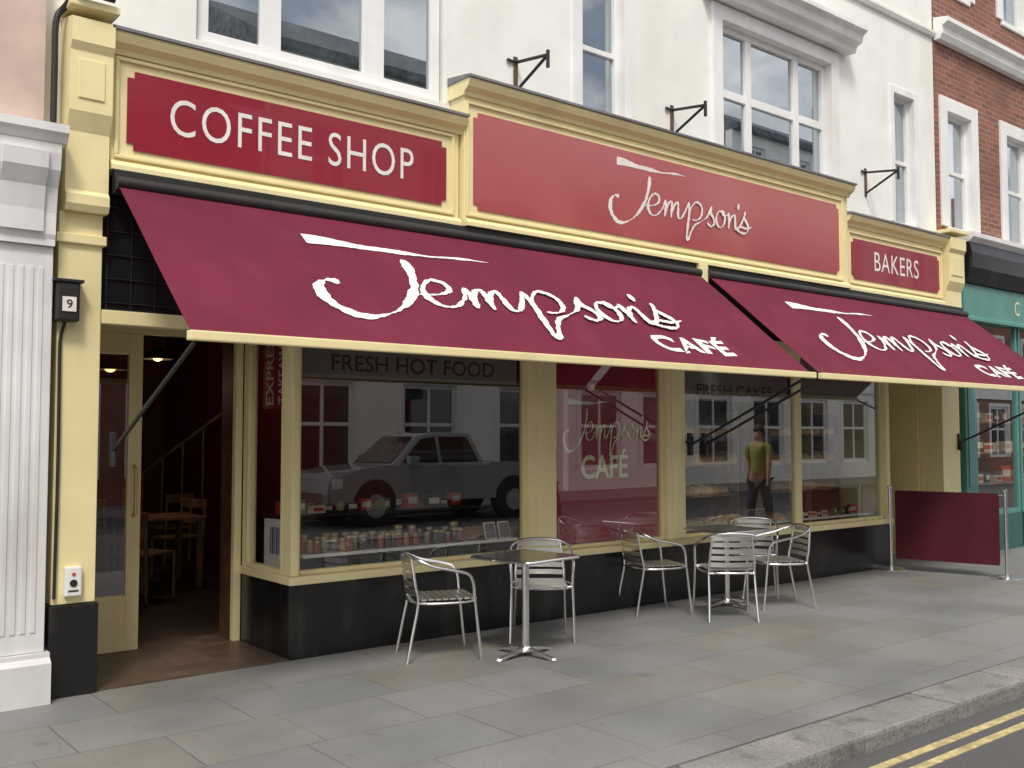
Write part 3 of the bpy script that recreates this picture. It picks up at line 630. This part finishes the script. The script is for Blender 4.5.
def basket():
    b=MB(); b.tube([(x,y,.0) for x,y in rrect(.10,.03,3)],.006,6,True)
    for k,z in enumerate((.015,.03,.045,.06,.075)): b.tube([(x*(1+.03*k),y*(1+.03*k),z) for x,y in rrect(.10,.03,3)],.009,6,True)
    o=b.build('basket','wood',None,True); MB().prism(rrect(.098,.03,3),'z',.0,.03).build('basket_base','wood',o); return o
bk=basket(); tag(bk,'small wicker basket on the white sill shelf right of the jars','basket','wicker baskets of the left window')
for i in range(3): cp(bk,(4.99+i*.2,.29,.721)); 
for i in range(6): cp(random.choice(L),(4.95+i*.085,.29,.765),R(80+random.uniform(-10,10)),.62)
for i in range(2):
    o=MB().prism([(.12,0),(.125,0),(.16,.14),(.155,.14)],'x',-.06,.06).build('price_card','shelf'); tag(o,('left of two dark framed price cards on the sill shelf','right of two dark framed price cards on the sill shelf')[i],'price card'); MB().prism([(.117,.01),(.119,.01),(.15,.13),(.148,.13)],'x',-.05,.05).build('card_face','darkj',o)
    o.location=(5.16+i*.15,.0,.722)
o=MB().box(-.16,.16,-.012,.012,0,.15,.004).build('notice_board','wood'); tag(o,'small dark notice board standing low in the bread window','notice board'); MB().box(-.145,.145,-.016,-.0125,.015,.135).build('board_face','darkj',o); o.location=(8.75,.13,.661)
o=MB().box(-.18,.18,-.01,.01,0,.36,.003).build('leaflet_holder','shelf'); tag(o,'white leaflet with blue stripes in the corner of the side window','leaflet')
s=MB(); xs=-.10
for w_ in (.012,.02,.008,.016,.01,.022,.008,.014): s.box(xs,xs+w_,-.013,-.0105,.10,.30); xs+=w_+.012
s.build('stripes','bluecard',o); o.location=(3.335,.35,.61); o.rotation_euler=(0,0,R(-80))

# ---------------------------------------------------------------- interior furniture seen through the door
def wood_chair():
    r=root('wooden_chair','','chair',group='wooden chairs inside the cafe')
    for x,y,h in ((.19,.19,.43),(.19,-.19,.43),(-.19,.19,.85),(-.19,-.19,.85)): MB().tube([(x,y,0),(x*(1.0 if h<.5 else 1.15),y,h)],.017,8).build('leg','wood',r,True)
    MB().prism(rrect(.21,.05,4),'z',.43,.455,.005).build('seat','wood',r)
    b=MB(); b.box(-.235,-.205,-.21,.21,.76,.86,.008); b.build('backrest','wood',r); MB().box(-.22,-.2,-.18,.18,.58,.63,.006).build('back_rail','wood',r); return r
wc=wood_chair(); wc.location=(3.35,3.3,.008); wc.rotation_euler=(0,0,R(30)); wc['label']='brown wooden chair inside the cafe doorway, nearest the door'
dup(wc,(4.15,4.6,.008),R(200),'brown wooden chair at the right side of the inside table'); dup(wc,(3.5,5.0,.008),R(-60),'brown wooden chair behind the inside table')
dup(wc,(4.5,5.9,.008),R(110),'brown wooden chair by the far dark red wall')
r=root('wooden_table','square wooden table inside the cafe doorway','table',(3.75,4.0,.008)); MB().box(-.35,.35,-.35,.35,.71,.74,.006).build('tabletop','wood',r)
for a in (-.3,.3):
    for b_ in (-.3,.3): MB().box(a-.025,a+.025,b_-.025,b_+.025,0,.708).build('leg','wood',r)
def pend(x,y,z,l,e):
    r=root('pendant_lamp',l,'lamp',(x,y,z),group='pendant lamps inside the cafe')
    MB().lathe([(.03,.12),(.06,.10),(.16,.0),(.15,.0),(.05,.09),(.02,.11)],n=20).build('lamp_shade','iron',r,True)
    MB().lathe([(.02,.07),(.05,.03),(.05,.0),(.02,-.02)],n=16).build('bulb','lamp',r,True); MB().tube([(0,0,.12),(0,0,3.19-z)],.004,6).build('cord','iron',r)
    l_=bpy.data.lights.new('lamp_light','POINT'); l_.energy=e; l_.color=(1,.75,.5); l_.shadow_soft_size=.08; lo=bpy.data.objects.new('lamp_light',l_); C.objects.link(lo); lo.parent=r; lo.location=(0,0,-.12)
pend(2.95,3.2,2.22,'glowing pendant lamp seen through the glass of the cream door',3.0); pend(3.75,4.2,2.42,'glowing pendant lamp seen through the open doorway',6.5)

# ---------------------------------------------------------------- opposite side of the street (seen reflected)
def opp(x0,x1,h,m,label,shop='white'):
    Y=-14.5
    r=root('terraced_building',label,'building',((x0+x1)/2,Y,0),world=True,group='buildings across the street')
    wb=MB(); n=max(2,int((x1-x0)/2.4)); st_=(x1-x0)/n; hs=[]
    for i in range(n):
        cx=x0+st_*(i+.5); hs.append((cx-.85,cx+.85,.6,2.9))
        for z in (4.2,7.2,10.0):
            if z+1.8<h: hs.append((cx-.5,cx+.5,z,z+1.8))
    wall(wb,x0,x1,0,h,Y-.3,Y,hs); wb.build('wall',m,r)
    for q in hs: window(r,q[0]+.01,q[1]-.01,q[2]+.01,q[3]-.01,Y-.12,fw=.11,mull=(((q[0]+q[1])/2,.08),),trans=((q[2]+(q[3]-q[2])*.55,.09),),m=shop,g='darkglass',sill=False,curtain=False,surround=.15,sg=-1)
    MB().prism([(Y-.1,h),(Y+.25,h),(Y+.25,h+.2),(Y-5,h+3),(Y-5,h)],'x',x0,x1).build('roof','slate',r)
    MB().box(x0,x1,Y+.002,Y+.12,3.2,3.8,.01).build('fascia',shop,r)
    MB().box(x1-1.3,x1-.4,Y-3.2,Y-2.4,h+1,h+3.6,.02).build('chimney','brick',r)
opp(-9,1.8,7.6,'oppwall','pale rendered terrace across the street, leftmost'); opp(2,9.6,8.3,'brick','brick terrace across the street facing the cafe entrance')
opp(9.8,19,10.8,'oppwall','wide pale rendered terrace across the street behind the pickup'); opp(19.2,27,7.6,'oppwall','lower pale terrace across the street'); opp(27.2,38,12.2,'oppwall','tall pale terrace far along the street'); opp(38.2,50,10,'brick','brick terrace at the far end of the street')
tr=root('pickup_truck','grey double cab pickup parked across the street','pickup truck',(11.3,-10.2,-.10))
bd=MB(); bd.prism([(-2.6,.42),(-2.62,.80),(-2.5,.98),(-1.9,1.08),(-1.28,1.13),(1.02,1.14),(1.04,1.12),(2.55,1.12),(2.6,.95),(2.6,.50),(2.1,.42)],'y',-.88,.88,.05)
bd.build('body','truck',tr,True)
cab=MB(); A=[(-1.25,1.10),(-.55,1.70),(.0,1.76),(.72,1.74),(.98,1.10)]
va=[cab.bm.verts.new((x,.80 if z<1.3 else .62,z)) for x,z in A]; vb=[cab.bm.verts.new((x,-.80 if z<1.3 else -.62,z)) for x,z in A]
cab.bm.faces.new(va);cab.bm.faces.new(vb[::-1])
for i in range(5): cab.bm.faces.new((va[i],vb[i],vb[(i+1)%5],va[(i+1)%5]))
bmesh.ops.bevel(cab.bm,geom=list(cab.bm.edges),offset=.03,segments=2,affect='EDGES'); cab.build('cab','truck',tr,True)
for s in (1,-1):
    for q in ([(-1.02,1.17),(-.50,1.62),(-.16,1.67),(-.16,1.17)],[(-.08,1.17),(-.08,1.67),(.62,1.66),(.82,1.17)]):
        w=MB(); ps=[(x,s*(.80-(z-1.10)*.30+.012),z) for x,z in q]; w.quad(*ps); w.build('side_window','darkglass',tr)
    for x in (-1.65,1.65):
        MB().tube([(x,s*.70,.42),(x,s*.892,.42)],.46,28).build('wheel_arch','tyre',tr,True)
        wl=MB(); wl.tube([(x,s*.66,.38),(x,s*.91,.38)],.38,24); wl=wl.build('wheel','tyre',tr,True); MB().tube([(x,s*.89,.38),(x,s*.925,.38)],.22,20).build('rim','alu',wl,True)
    MB().box(-2.55,-2.35,s*.885-.02,s*.885+.02,.72,.9,.01).build('headlight','shelf',tr); MB().box(-.95,-.75,s*.93-.08,s*.93+.08,1.15,1.3,.02).build('mirror','truck',tr)
    MB().box(-.1,.02,s*.90-.012,s*.90+.012,.98,1.01).build('door_handle','alu',tr)
MB().box(-2.72,-2.62,-.85,.85,.42,.66,.03).build('bumper','alu',tr)
MB().quad((-1.20,.68,1.17),(-1.20,-.68,1.17),(-.62,-.56,1.67),(-.62,.56,1.67)).build('windscreen','darkglass',tr)

# ---------------------------------------------------------------- pedestrians (outside the frame, mirrored in the glass)
def skin(name,V,E,m,parent,lv=1):
    me=bpy.data.meshes.new(name); me.from_pydata([v[:3] for v in V],E,[]); o=bpy.data.objects.new(name,me); C.objects.link(o)
    o.modifiers.new('s','SKIN')
    for i,v in enumerate(V): me.skin_vertices[0].data[i].radius=(v[3],v[4] if len(v)>4 else v[3])
    me.skin_vertices[0].data[0].use_root=True
    ss=o.modifiers.new('u','SUBSURF'); ss.levels=lv; ss.render_levels=lv
    dg=bpy.context.evaluated_depsgraph_get(); dg.update(); nm=bpy.data.meshes.new_from_object(o.evaluated_get(dg)); bpy.data.objects.remove(o)
    nm.materials.clear(); nm.materials.append(M[m])
    for p in nm.polygons: p.use_smooth=True
    n=bpy.data.objects.new(name,nm); C.objects.link(n); n.parent=parent; return n
def person(loc,rz,top,bottom,label):
    r=root('person',label,'person',loc,rz)
    V=[(0,0,.95,.14,.11),(0,0,1.12,.12,.10),(0,0,1.32,.15,.11),(0,0,1.43,.10,.08),(0,0,1.50,.05),(.01,0,1.58,.085,.075),(.01,0,1.68,.075,.07)]
    E=[(0,1),(1,2),(2,3),(3,4),(4,5),(5,6)]
    for s in (1,-1):
        b=len(V); sw=.16*s
        V+= [(0,.17*s,1.40,.055),(-sw*.5,.21*s,1.13,.042),(.06-sw*.4,.21*s,.88,.028),(.09-sw*.4,.21*s,.80,.022),(0,.09*s,.88,.09),(sw*.7,.09*s,.48,.058),(sw*1.1-.02,.09*s,.08,.036),(sw*1.1+.12,.10*s,.03,.028)]
        E+= [(3,b),(b,b+1),(b+1,b+2),(b+2,b+3),(0,b+4),(b+4,b+5),(b+5,b+6),(b+6,b+7)]
    skin('body',V,E,'skin',r,2)
    tp=[(0,0,.92,.165,.135),(0,0,1.12,.145,.12),(0,0,1.32,.17,.13),(0,0,1.42,.115,.095)]; te=[(0,1),(1,2),(2,3)]
    for s in (1,-1): b=len(tp); tp+=[(0,.18*s,1.40,.068),(-.04*s,.20*s,1.22,.06)]; te+=[(3,b),(b,b+1)]
    skin('shirt',tp,te,top,r,2)
    lp=[(0,0,.96,.16,.13)]; le=[]
    for s in (1,-1): b=len(lp); sw=.16*s; lp+=[(0,.09*s,.86,.105),(sw*.7,.09*s,.48,.075),(sw*1.1-.02,.09*s,.12,.058)]; le+=[(0,b),(b,b+1),(b+1,b+2)]
    skin('trousers',lp,le,bottom,r,2)
    h=MB(); bmesh.ops.create_uvsphere(h.bm,u_segments=16,v_segments=10,radius=1)
    for v in h.bm.verts: v.co=(v.co.x*.105-.015,v.co.y*.092,max(v.co.z,-.6 if v.co.x<.2 else .2)*.115+1.66)
    h.build('hair','hair',r,True)
person((12.9,-3.1,0),R(170),'lime','navy','person in a yellow green top walking along the kerb'); person((11.2,-6.2,-.1),R(10),'greycloth','navy','person in a grey top standing in the road')

# ---------------------------------------------------------------- light and camera
w=bpy.data.worlds.new('World'); S.world=w; w.use_nodes=True; nt=w.node_tree; bg=nt.nodes['Background']
sk=nt.nodes.new('ShaderNodeTexSky'); sk.sky_type='NISHITA'; sk.sun_disc=False; el,az=54,218
sk.sun_elevation=R(el); sk.sun_rotation=R(az); sk.dust_density=3; sk.air_density=1.0; sk.ozone_density=.6
hs=nt.nodes.new('ShaderNodeHueSaturation'); hs.inputs['Saturation'].default_value=.55; nt.links.new(sk.outputs[0],hs.inputs['Color'])
tc=nt.nodes.new('ShaderNodeTexCoord'); mx=mixc(nt,noise(nt,tc.outputs['Generated'],3.2,6,.42,.54,(1,1,2)),hs.outputs[0],(9.2,9.1,9.0))
nt.links.new(mx,bg.inputs[0]); bg.inputs[1].default_value=.15
sl=bpy.data.lights.new('sun','SUN'); sl.energy=2.3; sl.angle=R(12); sl.color=(1,.94,.85)
so=bpy.data.objects.new('sun',sl); C.objects.link(so)
d=Vector((math.sin(R(az))*math.cos(R(el)),math.cos(R(az))*math.cos(R(el)),math.sin(R(el)))); so.rotation_euler=d.to_track_quat('Z','Y').to_euler()
cd=bpy.data.cameras.new('camera'); cam=bpy.data.objects.new('camera',cd); C.objects.link(cam); S.camera=cam
cam.location=(0,-6.53,1.6); cam.rotation_euler=(R(92.95),0,R(-39)); cd.sensor_width=36; cd.lens=36*990/1024; cd.clip_end=600
